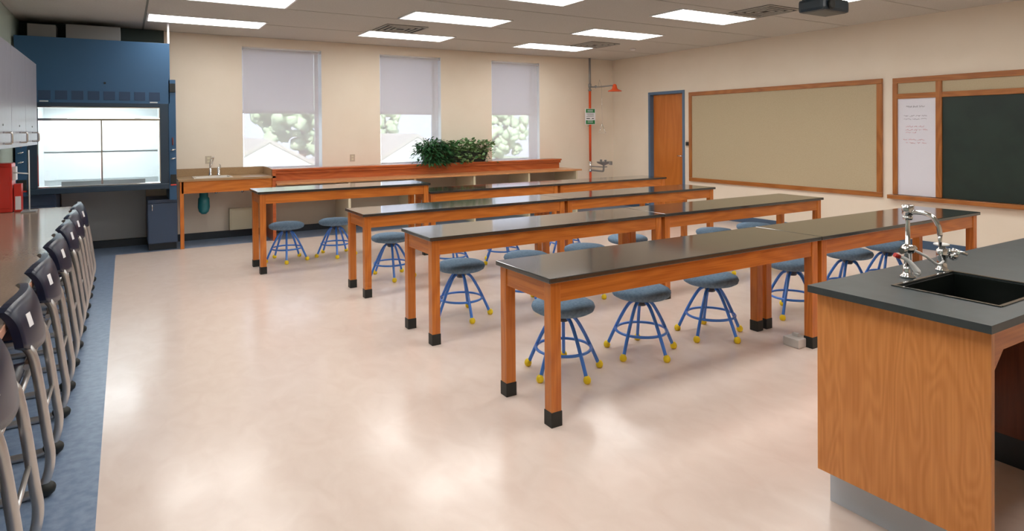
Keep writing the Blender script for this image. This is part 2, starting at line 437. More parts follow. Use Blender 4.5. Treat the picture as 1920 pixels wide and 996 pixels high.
def vent(x, y, lab):
    t = thing('ceiling_vent', lab, 'vent', (x, y, ZC), 'square ceiling air diffusers')
    B().box(-.29, .29, -.29, .29, -.006, -.001).out('backing_plate', mat('vent_dark', (34,32,28), .7), t)
    for k, r in enumerate((.29, .22, .15, .08)):
        b = B(); w = .016; z0, z1 = -.016, -.006
        b.box(-r, r, -r, -r+w, z0, z1).box(-r, r, r-w, r, z0, z1).box(-r, -r+w, -r+w, r-w, z0, z1).box(r-w, r, -r+w, r-w, z0, z1)
        b.out('louvre_ring', 'ceil', t)
vent(3.22, 8.20, 'square ceiling air diffuser by the second light near the window wall')
vent(6.62, 8.24, 'square ceiling air diffuser in the far right corner by a light')
vent(6.52, 4.91, 'square ceiling air diffuser left of the projector')
tag(B().lathe([(.0, 0), (.05, -.001), (.05, -.02), (.03, -.03), (.001, -.03)], (7.55, 8.35, ZC), cap=False).out('smoke_detector', 'white'), 'small round detector on the ceiling near the far right corner', 'smoke detector')

# projector
t = thing('projector', 'dark ceiling projector hung near the tackboard wall', 'projector', (5.67, 3.62, 2.6))
b = B().box(-.21, .21, -.13, .13, 0, .125, .032); b.out('projector_body', 'proj', t)
B().lathe([(.045, 0), (.045, -.02), (.036, -.022)], (-.10, -.13, .06), axis='Y').out('lens', 'black', t)
B().box(-.19, -.13, -.10, .10, .125, .135).box(.02, .17, -.08, .08, .125, .14, .004).out('top_cover', 'black', t)
B().tube([(0, 0, .13), (0, 0, .30)], .02, smooth=0).lathe([(.08, .30), (.08, .314)], (0,0,0)).out('ceiling_mount', 'black', t)
B().ball((.18, .1, .14), .013).out('knob', 'black', t)

# ------------------------------------------------------------------ right wall boards
X = XR
t = thing('tackboard', 'large tan tackboard with brown wood frame, right of the blue-framed door', 'tackboard', (X, 6.27, 1.38))
oX, oY, oZ = X, 6.27, 1.38
def P(bb, nm, mt, par, c): q = bb.out(nm, mt); q.parent = par; q.location = -Vector(c); return q
c = (oX, oY, oZ)
P(B().box(X-.02, X-.001, 4.66, 7.88, .66, 2.10), 'tack_panel', 'cork', t, c)
P(B().box(X-.035, X-.001, 4.60, 7.94, 2.09, 2.157, .004), 'frame_rail', 'frame', t, c)
P(B().box(X-.035, X-.001, 4.60, 7.94, .602, .665, .004), 'frame_rail', 'frame', t, c)
P(B().box(X-.035, X-.001, 4.60, 4.67, .665, 2.09, .004), 'frame_stile', 'frameZ', t, c)
P(B().box(X-.035, X-.001, 7.875, 7.94, .665, 2.09, .004), 'frame_stile', 'frameZ', t, c)
t = thing('chalkboard_unit', 'framed board with white marker panel and dark green chalkboard at right', 'chalkboard', (X, 3.0, 1.38)); c = (X, 3.0, 1.38)
Y0 = 1.2
P(B().box(X-.018, X-.001, Y0+.06, 3.885, .655, 1.885), 'chalkboard', 'chalk', t, c)
wb = P(B().box(X-.018, X-.001, 3.95, 4.408, .655, 1.89), 'marker_board', 'wboard', t, c)
P(B().box(X-.018, X-.001, 3.95, 4.408, 1.94, 2.085), 'tack_strip', 'cork', t, c)
P(B().box(X-.018, X-.001, Y0+.06, 3.885, 1.94, 2.085), 'tack_strip', 'cork', t, c)
P(B().box(X-.035, X-.001, Y0, 4.464, 2.08, 2.148, .003), 'frame_rail', 'frame', t, c)
P(B().box(X-.035, X-.001, Y0, 4.464, 1.88, 1.945, .003), 'frame_rail', 'frame', t, c)
P(B().box(X-.037, X-.001, 4.405, 4.464, .655, 2.08, .003), 'frame_stile', 'frameZ', t, c)
P(B().box(X-.037, X-.001, 3.884, 3.953, .655, 2.08, .003), 'frame_stile', 'frameZ', t, c)
P(B().box(X-.037, X-.001, Y0, Y0+.06, .655, 2.08, .003), 'frame_stile', 'frameZ', t, c)
P(B().box(X-.085, X-.001, Y0-.05, 4.51, .598, .65, .005), 'chalk_tray', 'frame', t, c)
def scrib(z, y0, y1, seed, amp=.008):
    rnd = random.Random(seed); pts = []; y = y0
    while y > y1:
        pts.append((X-.0195, y, z+rnd.uniform(-amp, amp))); y -= rnd.uniform(.004, .009)
        if rnd.random() < .12:
            break_ = True
    return pts
def writing(rows, name, m):
    b = B()
    for i, (z, a, e, am) in enumerate(rows):
        y = a
        rnd = random.Random(i*7+len(name))
        while y > e+.02:
            L = rnd.uniform(.03, .09); b.tube(scrib(z, y, max(y-L, e), i*31+int(y*1000), am), .0026, n=4, smooth=0); y -= L+.016
    q = b.out(name, m, wb); return q
writing([(1.775, 4.30, 4.08, .014)], 'grey_title', 'ink1')
writing([(1.66, 4.33, 4.03, .009), (1.62, 4.33, 4.06, .008)], 'grey_handwriting', 'ink1')
writing([(1.525, 4.31, 4.05, .010), (1.485, 4.31, 4.05, .010), (1.45, 4.31, 4.16, .009), (1.36, 4.34, 4.06, .009), (1.32, 4.31, 4.05, .009)], 'red_handwriting', 'ink2')
t = thing('thermostat', 'small dark thermostat on the wall between door and tackboard', 'thermostat', (X, 7.99, 1.25))
B().box(-.008, -.001, -.04, .04, -.06, .06, .003).out('cover_plate', 'beige', t)
B().box(-.03, -.008, -.028, .028, -.03, .035, .004).out('control_knob', 'black', t)

# ------------------------------------------------------------------ science tables
def table(x0, x1, y0, H, name_label, cat='table', D=.548, grp='oak lab tables with black tops'):
    t = thing('lab_table', name_label, cat, (x0, y0, 0), grp)
    L = x1-x0; ov = .02; lw = .062
    B().box(0, L, 0, D, H-.026, H, .004).out('tabletop', 'epoxy', t)
    hz = H-.026; ah = .105
    a = B()
    a.box(ov+lw, L-ov-lw, ov+.006, ov+.028, hz-ah, hz)
    a.out('apron', 'woodX', t)
    B().box(ov+lw, L-ov-lw, D-ov-.028, D-ov-.006, hz-ah, hz).out('apron', 'woodX', t)
    for xx in (ov+.006, L-ov-.028):
        B().box(xx, xx+.022, ov+lw, D-ov-lw, hz-ah, hz).out('end_apron', 'woodY', t)
    for xx in (ov, L-ov-lw):
        for yy in (ov, D-ov-lw):
            l = B().box(xx, xx+lw, yy, yy+lw, .02, hz, .003).out('leg', 'woodZ', t)
            B().box(xx-.003, xx+lw+.003, yy-.003, yy+lw+.003, 0, .078, .003).out('leg_boot', 'black', l)
    return t
TL = 'oak lab table with glossy black top, '
table(1.818, 4.098, 2.633, .768, TL+'left table of the nearest row')
table(4.102, 6.415, 2.633, .768, TL+'right table of nearest row, end near chalkboard')
table(1.818, 4.068, 4.10, .768, TL+'left table of the second row from the camera')
table(4.072, 6.415, 4.10, .768, TL+'right table of the second row from the camera')
table(1.83, 4.108, 5.605, .768, TL+'left table of the third row from the camera')
table(4.112, 6.46, 5.605, .768, TL+'right table of the third row')
table(1.20, 3.185, 7.153, .881, 'taller oak lab table with black top standing alone before the window counter')
table(3.20, 5.158, 7.207, .768, TL+'left table of the farthest row, below the plants')
table(5.162, 7.20, 7.207, .768, TL+'right table of the farthest row')
tag(B().box(3.93, 4.06, 2.70, 2.82, .001, .062, .006).box(3.985, 4.01, 2.745, 2.79, .062, .085, .004).out('floor_outlet_box', mat('light_grey_box', (206,204,200), .4)), 'small grey metal floor box beside the nearest row middle legs', 'outlet box')

# ------------------------------------------------------------------ stools
def stool():
    t = thing('stool', '', 'stool', (0,0,0), 'blue padded stools at the lab tables')
    B().lathe([(.001, .378), (.10, .376), (.17, .380), (.193, .393), (.200, .412), (.193, .430), (.165, .444), (.09, .452), (.001, .455)], n=36, cap=False).out('seat', 'seat', t)
    B().lathe([(.001, .315), (.032, .318), (.045, .34), (.06, .362), (.11, .372), (.11, .379), (.001, .379)], n=24, cap=False).out('seat_hub', 'navy', t)
    for k in range(5):
        a = -PI/2+2*PI*k/5; c, s_ = math.cos(a), math.sin(a)
        pts = [(.022*c, .022*s_, .352), (.075*c, .075*s_, .330), (.128*c, .128*s_, .25), (.185*c, .185*s_, .135), (.236*c, .236*s_, .022)]
        l = B().tube(pts, .0115, n=10, smooth=5).out('leg', 'blue', t)
        b = B().lathe([(.001, 0), (.016, .001), (.0225, .012), (.0235, .024), (.019, .036), (.012, .044), (.001, .045)], (.240*c, .240*s_, 0), n=14, cap=False)
        b.out('foot_ball', 'yellow', l)
    B().tube([(.172*math.cos(2*PI*k/40), .172*math.sin(2*PI*k/40), .150) for k in range(40)], .0095, n=8, smooth=0, closed=True).out('foot_ring', 'blue', t)
    return t
st = stool(); used = False
ordn = ['first', 'second', 'third', 'fourth', 'fifth', 'sixth']
rowsS = [(3.25, [2.345, 3.0, 3.685, 4.65, 5.44, 6.08], 'behind the nearest row'),
         (4.67, [2.34, 2.98, 3.63, 4.32, 5.37, 6.02], 'behind the second row'),
         (6.30, [2.35, 3.03, 3.70, 4.58], 'behind the third row'),
         (7.80, [1.62, 2.20], 'under the tall table near the windows')]
for Y, xs, w in rowsS:
    for k, x in enumerate(xs):
        lab = f'blue-grey padded stool on blue legs, {ordn[k]} from left {w}'
        rz = 0 if Y < 4 else random.uniform(-.25, .25)
        if not used: st.location = (x, Y, 0); st['label'] = lab; used = True; q = st
        else: q = dup(st, (x, Y + (.20 if x == 4.32 else 0), 0), lab)
        q.rotation_euler = (0, 0, rz)

# ------------------------------------------------------------------ left counter and its chairs
t = thing('long_counter', 'long brown laminate counter along the left wall', 'counter', (XL+.004, 1.2, 0))
CX = -.426-XL; CL = 8.03-1.2
B().box(0, CX, 0, CL, .728, .760, .003).out('countertop', 'brown', t)
B().box(CX, CX+.006, 0, CL, .722, .760, .002).out('edge_band', 'brownedge', t)
for yy in (0.02, CL-.05): B().box(.02, CX-.06, yy, yy+.03, .0, .728).out('end_panel', 'woodZ', t)
for yy in (1.86, 3.57, 5.28): B().box(.02, .30, yy, yy+.03, .0, .728).out('support_panel', 'woodZ', t)
B().box(CX-.08, CX-.058, .05, CL-.05, .65, .728).out('apron', 'woodY', t)

def chair():
    # origin on the floor under the backrest; the chair faces -X
    t = thing('school_chair', '', 'chair', (0,0,0), 'navy chairs along the left counter')
    for s_, nm in ((-.205, 'near'), (.205, 'far')):
        pts = [(-.026, s_, .68), (-.010, s_, .645), (.014, s_, .60), (.034, s_, .48), (.060, s_, .26), (.070, s_, .17), (.060, s_, .09), (.030, s_, .036), (-.04, s_, .019), (-.25, s_, .018), (-.42, s_, .019), (-.468, s_, .05), (-.472, s_, .14), (-.44, s_, .36), (-.425, s_, .405), (-.37, s_, .425), (-.2, s_, .428), (-.06, s_, .43)]
        f = B().tube(pts, .0185, n=12, smooth=6).out('side_tube', 'steel', t)
        B().ball((.046, s_, .033), .033, (1.35, 1.0, 1.05)).out('rubber_glide', 'black', f)
        B().ball((-.40, s_, .022), .022, (1.3, .9, 1)).out('rubber_glide', 'black', f)
    for x, z, r in ((-.005, .555, .013), (-.035, .43, .012), (.045, .33, .009), (-.30, .40, .012), (-.22, .019, .012)):
        B().tube([(x, -.205, z), (x, .205, z)], r, smooth=0).out('cross_bar', 'steel', t)
    # shells as curved sheets with thickness
    def shell(nm, f, nu, nv, th):
        b = B(); G = []
        for side in (0, 1):
            G.append([[b.bm.verts.new(f(u/(nu-1), v/(nv-1), side*th)) for v in range(nv)] for u in range(nu)])
        for side in (0, 1):
            for u in range(nu-1):
                for v in range(nv-1):
                    q = (G[side][u][v], G[side][u+1][v], G[side][u+1][v+1], G[side][u][v+1])
                    b.bm.faces.new(q).smooth = True
        for u in range(nu-1):
            b.bm.faces.new((G[0][u][0], G[0][u+1][0], G[1][u+1][0], G[1][u][0])); b.bm.faces.new((G[0][u][-1], G[0][u+1][-1], G[1][u+1][-1], G[1][u][-1]))
        for v in range(nv-1):
            b.bm.faces.new((G[0][0][v], G[0][0][v+1], G[1][0][v+1], G[1][0][v])); b.bm.faces.new((G[0][-1][v], G[0][-1][v+1], G[1][-1][v+1], G[1][-1][v]))
        return b.out(nm, 'navy', t)
    def back(u, v, th):     # u across, v up
        y = (u-.5)*.55; e = abs(u-.5)*2
        z = .605+.232*v - .030*e**4*(v) + .05*e**3*(1-v)
        x = .040 - .026*v - .045*e*e - (.035*v**4) - th*(1 if th == 0 else 1)
        return (x, y, z)
    bk = shell('backrest', back, 17, 9, .030)
    def seatf(u, v, th):
        y = (u-.5)*.42; x = -.47+.42*v; e = abs(u-.5)*2
        z = .452 - .012*math.cos(e*PI/2) + .02*max(0, v-.8)*5*.4 - .02*max(0, .15-v)*6 - th
        return (x, y, z)
    shell('seat', seatf, 11, 9, .012)
    b = B(); b.box(.0185, .0205, -.190, -.145, .715, .770); 
    for v in b.bm.verts:
        s0 = back(v.co.y/.55+.5, (v.co.z-.605)/.232, 0)[0]; v.co.x = s0 + (.0022 if v.co.x > .0195 else .0004)
    b.out('white_label', 'label', bk)
    return t
ch = chair(); ys = [2.635, 3.49, 4.345, 5.20, 6.03, 6.78, 7.55]
for k, y in enumerate(ys):
    lab = f'navy plastic chair with bent steel legs, {["nearest","second nearest","third nearest","fourth nearest","fifth nearest","second farthest","farthest"][k]} along the left counter'
    if k == 0: ch.location = (-.352, y, 0); ch['label'] = lab
    else: dup(ch, (-.352, y, 0), lab)

# things on the left counter
CZ = .7605
t = thing('red_cabinet', 'tall red metal box standing on the left counter below the wall cabinets', 'metal box', (-1.0, 7.88, CZ))
B().box(-.095, .065, -.12, .12, 0, .475, .01).out('box_body', 'red', t)
B().box(-.07, .05, -.126, -.12, .04, .44, .004).out('box_door', 'red', t)
B().box(.065, .095, -.10, -.0, .31, .44, .003).out('white_label', 'label', t)
t = thing('red_bottle_box', 'small red carton with white label beside the tall red box', 'carton', (-.898, 7.86, CZ))
B().box(-.03, .03, -.06, .06, 0, .27, .004).out('carton', 'red', t)
B().box(-.018, .026, -.066, -.06, .02, .15).out('white_label', 'label', t)
t = thing('retort_stand', 'thin pale rod stand with a side arm next to the red box', 'lab stand', (-.80, 7.74, CZ))
B().box(-.06, .06, -.09, .09, 0, .012, .003).out('stand_base', 'grey', t)
B().tube([(0, 0, .01), (0, 0, .60)], .006, smooth=0).out('rod', 'white', t)
B().tube([(0, 0, .37), (-.12, 0, .385)], .006, smooth=0).out('side_arm', 'white', t)

# wall cabinets
for k, y0 in enumerate((4.87, 6.67)):
    t = thing('wall_cabinet', ['grey wall cabinet over the left counter, the nearer of two', 'grey wall cabinet over the left counter, the one beside the fume hood'][k], 'cabinet', (XL, y0, 1.40), 'grey wall cabinets on the left wall')
    B().box(.001, .28, 0, 1.798, 0, .866, .002).out('cabinet_body', 'greylam', t)
    for j in (0, 1):
        dd = B().box(.28, .30, .004+j*.9, .896+j*.9, .003, .863, .002).out('cabinet_door', 'greylam', t)
        yy = j*.9+(.45)
        B().tube([(.30, yy, .045), (.345, yy, .045), (.355, yy, .056), (.355, yy, .120), (.345, yy, .131), (.30, yy, .131)], .008, smooth=3).out('pull_handle', 'chrome', dd)
        B().lathe([(.008, 0), (.008, .006)], (.30, yy, .19), axis='X', n=12).out('lock', 'grey', dd)

# ------------------------------------------------------------------ fume hood
t = thing('fume_hood', 'blue fume hood with lit white interior in the far left corner', 'fume hood', (-.28, 9.6, 0)); c = (-.28, 9.6, 0)
HY = 9.2
P(B().box(-1.075, .50, HY, HY+.03, 1.885, 2.655, .004).box(-1.075, .50, HY+.03, YB-.03, 2.60, 2.655), 'upper_panel', 'hood', t, c)
vp = B()
for k in range(8):
    x0 = -.855+.1605*k
    v = B(); v.box(x0, x0+.118, HY-.004, HY-.0005, 1.922, 2.028, .0015)
    P(v, 'air_louvre', 'hoodvent', t, c)
for x0 in (-.845, .275): P(B().box(x0, x0+.085, HY-.006, HY-.0005, 1.893, 1.909, .002), 'name_plate', 'metaltag', t, c)
P(B().lathe([(.012, 0), (.012, -.01)], (-.198, HY-.0005, 2.13), axis='Y', n=14), 'lock', 'black', t, c)
P(B().box(-.965, -.872, HY, YB-.05, .80, 1.885, .003), 'side_post', 'hooddk', t, c)
P(B().box(.385, .479, HY, YB-.05, .80, 1.885, .003), 'side_post', 'hooddk', t, c)
P(B().box(-.872, .385, HY, HY+.06, 1.842, 1.885, .002), 'top_rail', 'hooddk', t, c)
P(B().box(-.965, .479, HY-.03, HY+.10, .808, .878, .008), 'front_sill', 'hooddk', t, c)
ln = B(); ln.box(-.872, .385, HY+.10, YB-.06, .80, .86).box(-.872, .385, YB-.12, YB-.10, .86, 1.885).box(-.872, -.866, HY+.06, YB-.12, .86, 1.885).box(.379, .385, HY+.06, YB-.12, .86, 1.885).box(-.872, .385, HY+.06, YB-.12, 1.865, 1.885)
ln.box(-.866, .379, YB-.16, YB-.145, .93, 1.27).box(-.866, .379, YB-.16, YB-.145, 1.29, 1.75)
P(ln, 'inner_liner', 'liner', t, c)
P(B().box(-.60, .12, HY+.16, HY+.26, 1.852, 1.864), 'hood_lamp', 'hoodlamp', t, c)
sr = B().box(-.872, .385, HY+.012, HY+.04, 1.828, 1.842, .003).box(-.872, .385, HY+.008, HY+.04, 1.672, 1.700, .003).box(-.248, -.232, HY+.02, HY+.04, .90, 1.672, .003).box(-.872, .385, HY+.008, HY+.045, .880, .892, .003).box(-.872, -.862, HY+.012, HY+.04, .905, 1.812).box(.375, .385, HY+.012, HY+.04, .905, 1.812)
P(sr, 'sash_frame', 'chrome', t, c)
P(B().box(-.862, .375, HY+.026, HY+.030, 1.70, 1.812), 'sash_glass', 'glass', t, c)
P(B().box(-.862, -.255, HY+.026, HY+.030, .905, 1.655), 'sash_glass', 'glass', t, c)
P(B().box(-.228, .375, HY+.026, HY+.030, .905, 1.655), 'sash_glass', 'glass', t, c)
P(B().box(-.66, .22, HY+.20, HY+.24, .862, .935, .004), 'airfoil', 'grey', t, c)
for s_, x0, x1 in ((1, .481, .563), (-1, -1.075, -.967)):
    sc = P(B().box(x0, x1, HY, YB-.06, .66 if s_ > 0 else .795, 2.195 if s_ > 0 else 1.885, .003), 'service_column', 'hood', t, c)
    for (z0, z1, m) in (((2.035, 2.145, 'black')), ((.865, .985, 'black')), ((.845, .862, 'red'))):
        if z1 < 1.88 or s_ > 0: B().box(x0+.012, x1-.004, HY-.02, HY-.0005, z0, z1, .003).out('service_outlet', m, sc)
    for z in (1.30, 1.19):
        q = B().lathe([(.010, 0), (.010, -.045)], ((x0+x1)/2, HY, z), axis='Y', n=10); q.tube([((x0+x1)/2-.026, HY-.045, z-.006), ((x0+x1)/2+.026, HY-.045, z+.006)], .006, smooth=0); q.out('gas_valve', 'chrome', sc)
    B().tube([((x0+x1)/2, HY-.004, 1.45), ((x0+x1)/2, HY-.03, 1.43), ((x0+x1)/2, HY-.03, 1.36)], .008, smooth=3).out('valve_spout', mat('dark_red_valve', (110,44,40), .4), sc)
P(B().box(-.60, -.03, HY+.28, HY+.60, 2.657, 2.86, .003), 'exhaust_duct', 'grey', t, c)
P(B().box(-1.09, .47, 9.84, 9.87, 2.657, 2.905), 'gap_shade_sheet', mat('painted_gap_shade', (50,62,58), .7), t, c)  # dark sheet painting in the shade of the gap above the hood
P(B().box(-.70, .235, YB-.06, YB-.03, .11, .80), 'back_apron', mat('grey_apron', (150,152,152), .6), t, c)
P(B().box(.478, .50, HY, HY+.04, 2.656, 2.913), 'corner_trim', 'white', t, c)
P(B().box(-.98, -.70, HY+.30, HY+.6, 2.657, 2.84, .003), 'exhaust_duct', 'grey', t, c)
for nm, x0, x1, lab in (('r', .240, .578, 'slate blue base cabinet under the right side of the fume hood'), ('l', -1.085, -.712, 'slate blue base cabinet under the left side of the fume hood')):
    k = thing('base_cabinet', lab, 'cabinet', ((x0+x1)/2, 9.65, 0)); c2 = ((x0+x1)/2, 9.65, 0)
    P(B().box(x0, x1, 9.37, YB-.03, .09, .655, .003).box(x0, x1, 9.37, YB-.03, .655, .79 if nm == 'l' else .655+.001), 'cabinet_body', 'hoodcab', k, c2)
    P(B().box(x0+.01, x1-.01, 9.43, YB-.04, 0, .09), 'toe_kick', 'basedk', k, c2)
    dd = P(B().box(x0+.004, x1-.004, 9.35, 9.369, .10, .61, .003), 'cabinet_door', 'hoodcab', k, c2)
    hx = x0+.05
    B().tube([(hx, 9.35, .52), (hx, 9.325, .525), (hx, 9.325, .595), (hx, 9.35, .60)], .006, smooth=2).out('pull_handle', 'chrome', dd)
    P(B().box(x0+.004, x1-.004, 9.35, 9.369, .617, .654, .003), 'top_rail', 'hoodcab', k, c2)

# ------------------------------------------------------------------ sink counter along the back wall
t = thing('sink_counter', 'tan sink counter on oak legs between fume hood and window bench', 'counter', (1.15, 9.65, 0)); c = (1.15, 9.65, 0)
SX0, SX1, SY = .585, 1.795, 9.29
# worktop with a hole for the bowl
b = B(); hx0, hx1, hy0, hy1 = .80, 1.24, 9.42, 9.80
b.box(SX0, hx0, SY, YB-.016, .878, .905).box(hx1, SX1, SY, YB-.016, .878, .905).box(hx0, hx1, SY, hy0, .878, .905).box(hx0, hx1, hy1, YB-.016, .878, .905)
P(b, 'worktop', 'tan', t, c)
P(B().box(SX0, SX1-.03, YB-.035, YB-.014, .905, 1.012, .003), 'backsplash', 'tan', t, c)
P(B().prism([(SY+.05, .905), (YB-.036, .905), (YB-.036, 1.012), (SY+.30, 1.012), (SY+.05, 1.0)], 'X', SX1-.05, SX1-.026), 'side_splash', 'tan', t, c)
P(B().box(SX0+.04, SX1, SY+.02, SY+.045, .72, .878), 'apron', 'woodX', t, c)
P(B().box(SX0+.02, SX0+.065, SY+.02, SY+.065, 0, .878, .002), 'leg', 'woodZ', t, c)
P(B().box(SX1-.045, SX1-.002, SY, YB-.014, 0, .9985, .002), 'end_panel', 'redwood', t, c)
P(B().box(SX0-.0, SX0+.012, YB-.06, YB-.014, 0, .878), 'wall_cleat', 'woodZ', t, c)
sk = B(); sk.box(hx0-.02, hx1+.02, hy0-.02, hy0+.012, .905, .911, .002).box(hx0-.02, hx1+.02, hy1-.012, hy1+.02, .905, .911, .002).box(hx0-.02, hx0+.012, hy0, hy1, .905, .911, .002).box(hx1-.012, hx1+.02, hy0, hy1, .905, .911, .002)
sk.box(hx0, hx0+.01, hy0, hy1, .75, .905).box(hx1-.01, hx1, hy0, hy1, .75, .905).box(hx0, hx1, hy0, hy0+.01, .75, .905).box(hx0, hx1, hy1-.01, hy1, .75, .905).box(hx0, hx1, hy0, hy1, .74, .752)
P(sk, 'sink_bowl', 'sinkw', t, c)
P(B().lathe([(.055, .74), (.055, .64), (.07, .62), (.075, .50), (.06, .44), (.03, .41)], (.83+.08, 9.58, 0), n=20).tube([(.91, 9.62, .50), (.91, 9.75, .50), (.91, YB-.02, .52)], .02), 'sink_trap', 'teal', t, c)
tp = thing('small_faucet', 'small dark chrome faucet behind the white sink', 'faucet', (1.024, 9.85, .9062))
B().lathe([(.026, 0), (.024, .02), (.016, .05), (.016, .12)], n=14).out('faucet_body', 'chrome', tp)
B().tube([(0, 0, .10), (0, -.01, .19), (.015, -.05, .255), (.03, -.09, .25)], .011, smooth=5).out('spout', 'chrome', tp)
B().tube([(0, 0, .12), (.03, .01, .20), (.045, .01, .27)], .008, smooth=4).out('lever', 'chrome', tp)
tp = thing('sprayer', 'small dark chrome side sprayer right of the sink faucet', 'faucet', (1.13, 9.85, .9062))
B().lathe([(.028, 0), (.026, .02), (.018, .03), (.018, .10), (.012, .13)], n=14).out('sprayer_body', 'chrome', tp)
B().tube([(0, 0, .08), (.02, -.01, .12), (.012, -.02, .165)], .009, smooth=4).out('nozzle', 'chrome', tp)
for x in (1.08, 1.42):
    tag(B().lathe([(.03, .72), (.03, .70), (.018, .67), (.001, .66)], (x, 9.72, 0), n=14, cap=False).tube([(x, 9.72, .715), (x, 9.9, .715), (x, YB-.001, .715)], .010).out('pipe_valve', 'chrome'), f'chrome pipe valve under the sink counter, {"left" if x < 1.2 else "right"} of the pair', 'valve', 'valves below the sink counter')
tag(B().box(1.27, 1.66, 9.87, YB-.013, .115, .42, .004).box(1.29, 1.64, 9.862, 9.87, .13, .40, .003).out('wall_panel_box', 'cream'), 'cream rectangular access box low on the wall under the sink counter', 'wall box')
for x, z, lab in ((1.016, 1.127, 'beige outlet plate behind the small sink faucet'), (3.10, 1.096, 'beige outlet plate between leftmost and middle windows')):
    q = thing('outlet_plate', lab, 'outlet', (x, YB, z)); B().box(-.04, .04, -.008, -.001, -.055, .055, .002).out('cover_plate', 'beige', q)
    for zz in (-.022, .022): B().box(-.017, .017, -.010, -.008, zz-.014, zz+.014, .001).out('socket', 'cream', q)

# window bench with raised back ledge
t = thing('window_bench', 'long low bench counter with open cubbies under the windows', 'bench counter', (4.4, 9.6, 0)); c = (4.4, 9.6, 0)
P(B().box(1.797, 7.12, 9.25, YB-.014, .772, .800, .003), 'benchtop', 'bench', t, c)
for x in (2.83, 3.87, 4.92, 5.99, 7.02): P(B().box(x-.018, x+.018, 9.28, YB-.014, 0, .772, .002), 'divider_panel', 'cream', t, c)
P(B().box(1.797, 7.06, YB-.05, YB-.013, .10, .772), 'back_panel', mat('grey_back_panel', (176,164,146), .7), t, c)
t = thing('window_ledge', 'reddish oak ledge running on top of the window bench below the windows', 'ledge', (4.4, 9.85, .80)); c = (4.4, 9.85, .80)
P(B().box(1.797, 6.99, 9.70, YB-.014, .9465, .975, .004), 'ledge_top', 'redwood', t, c)
P(B().box(1.797, 6.955, 9.735, 9.76, .801, .9465), 'front_board', 'redwood', t, c)
P(B().box(1.797, 6.975, 9.715, 9.735, .905, .9465, .004), 'moulding', 'redwood', t, c)
P(B().box(6.93, 6.955, 9.76, YB-.014, .801, .9465), 'end_board', 'redwood', t, c)

# planters
def plant(name, lab, x0, x1, ym, z, leafm, round_, n, seed, spread, hang):
    rnd = random.Random(seed); cx = (x0+x1)/2; t = thing(name, lab, 'potted plant', (cx, ym, z)); w = (x1-x0)/2
    pw = w-.03 if round_ else .15; ph = .17
    b = B()
    # tapered trough with open top
    def ring(a, d, h): return [b.bm.verts.new((sx*a, sy*d, h)) for sx, sy in ((-1,-1),(1,-1),(1,1),(-1,1))]
    r = [ring(pw*.86, .085, .0), ring(pw, .105, ph), ring(pw+.012, .115, ph), ring(pw+.012, .115, ph+.018), ring(pw-.01, .095, ph+.018), ring(pw-.015, .09, ph-.02)]
    b.bm.faces.new(r[0][::-1])
    for i in range(len(r)-1):
        for k in range(4): b.bm.faces.new((r[i][k], r[i][(k+1) % 4], r[i+1][(k+1) % 4], r[i+1][k]))
    b.bm.faces.new(r[-1])
    b.out('planter', 'pot', t)
    b = B(); s = B()
    for _ in range(n):
        u = rnd.uniform(-1, 1); v = rnd.uniform(-1, 1); 
        bx, by = u*pw*.85, v*.08
        out = Vector((u*rnd.uniform(.4, 1)*spread*.8, v*rnd.uniform(.3, 1)*.13-.03, 0))
        top = (rnd.uniform(.02, .20) if rnd.random() < .85 else rnd.uniform(.18, .25))*(1-.25*abs(u))
        if rnd.random() < hang:
            out *= 1.25; top = rnd.uniform(-.18, .05)
        p = Vector((bx, by, ph))+out+Vector((0, 0, top))
        p.x = min(p.x, w+.01) if not round_ else max(p.x, -w+.01)
        p.y = min(p.y, .06); p.y = max(p.y, -.24)
        if top < 0 and p.y > -.17 and abs(p.x) < w: p.y = -.17-rnd.uniform(0, .04)
        if p.z < .02 and p.y > -.20: p.y = -.20-rnd.uniform(0, .03)
        if _ % 4 == 0: s.tube([(bx, by, ph-.01), (bx+out.x*.5, (by+p.y)*.5, ph+max(top, .04)*.8+.02), p], .0025, n=4, smooth=3)
        dirv = Vector((out.x+rnd.uniform(-.08, .08), out.y-.06+rnd.uniform(-.08, .08), rnd.uniform(-.08, .10))).normalized()
        L = rnd.uniform(.045, .075) if round_ else rnd.uniform(.06, .12)
        Wd = L*.95 if round_ else L*.28
        side = dirv.cross(Vector((rnd.uniform(-.5,.5), rnd.uniform(-.5,.5), 1))).normalized(); nor = side.cross(dirv)
        K = 8; vs = []
        if round_:
            for k in range(K):
                a = 2*PI*k/K; vs.append(b.bm.verts.new(p+dirv*(math.cos(a)*L*.5+L*.4)+side*math.sin(a)*Wd*.5+nor*(.006*math.cos(2*a))))
            cv = b.bm.verts.new(p+dirv*L*.35-nor*.008)
            for k in range(K): b.bm.faces.new((vs[k], vs[(k+1) % K], cv))
        else:
            a0 = b.bm.verts.new(p); prevL = prevR = None
            for k in range(1, 4):
                tt = k/4; wv = math.sin(tt*PI)*Wd*.5; pc = p+dirv*L*tt-Vector((0,0,1))*L*.35*tt*tt
                l_ = b.bm.verts.new(pc+side*wv); r_ = b.bm.verts.new(pc-side*wv)
                if prevL is None: b.bm.faces.new((a0, r_, l_))
                else: b.bm.faces.new((prevL, prevR, r_, l_))
                prevL, prevR = l_, r_
            e = b.bm.verts.new(p+dirv*L-Vector((0,0,1))*L*.35); b.bm.faces.new((prevL, prevR, e))
    s.out('stems', 'stem', t)
    q = b.out('foliage', leafm, t)
    return t
plant('potted_fern', 'dark green trailing fern on the window ledge, left of the round-leaved plant', 4.16, 4.68, 9.86, .976, 'leafA', False, 1000, 11, .24, .34)
plant('potted_geranium', 'round-leaved green plant in long dark planter on the window ledge', 4.70, 5.47, 9.86, .976, 'leafB', True, 420, 5, .20, .25)

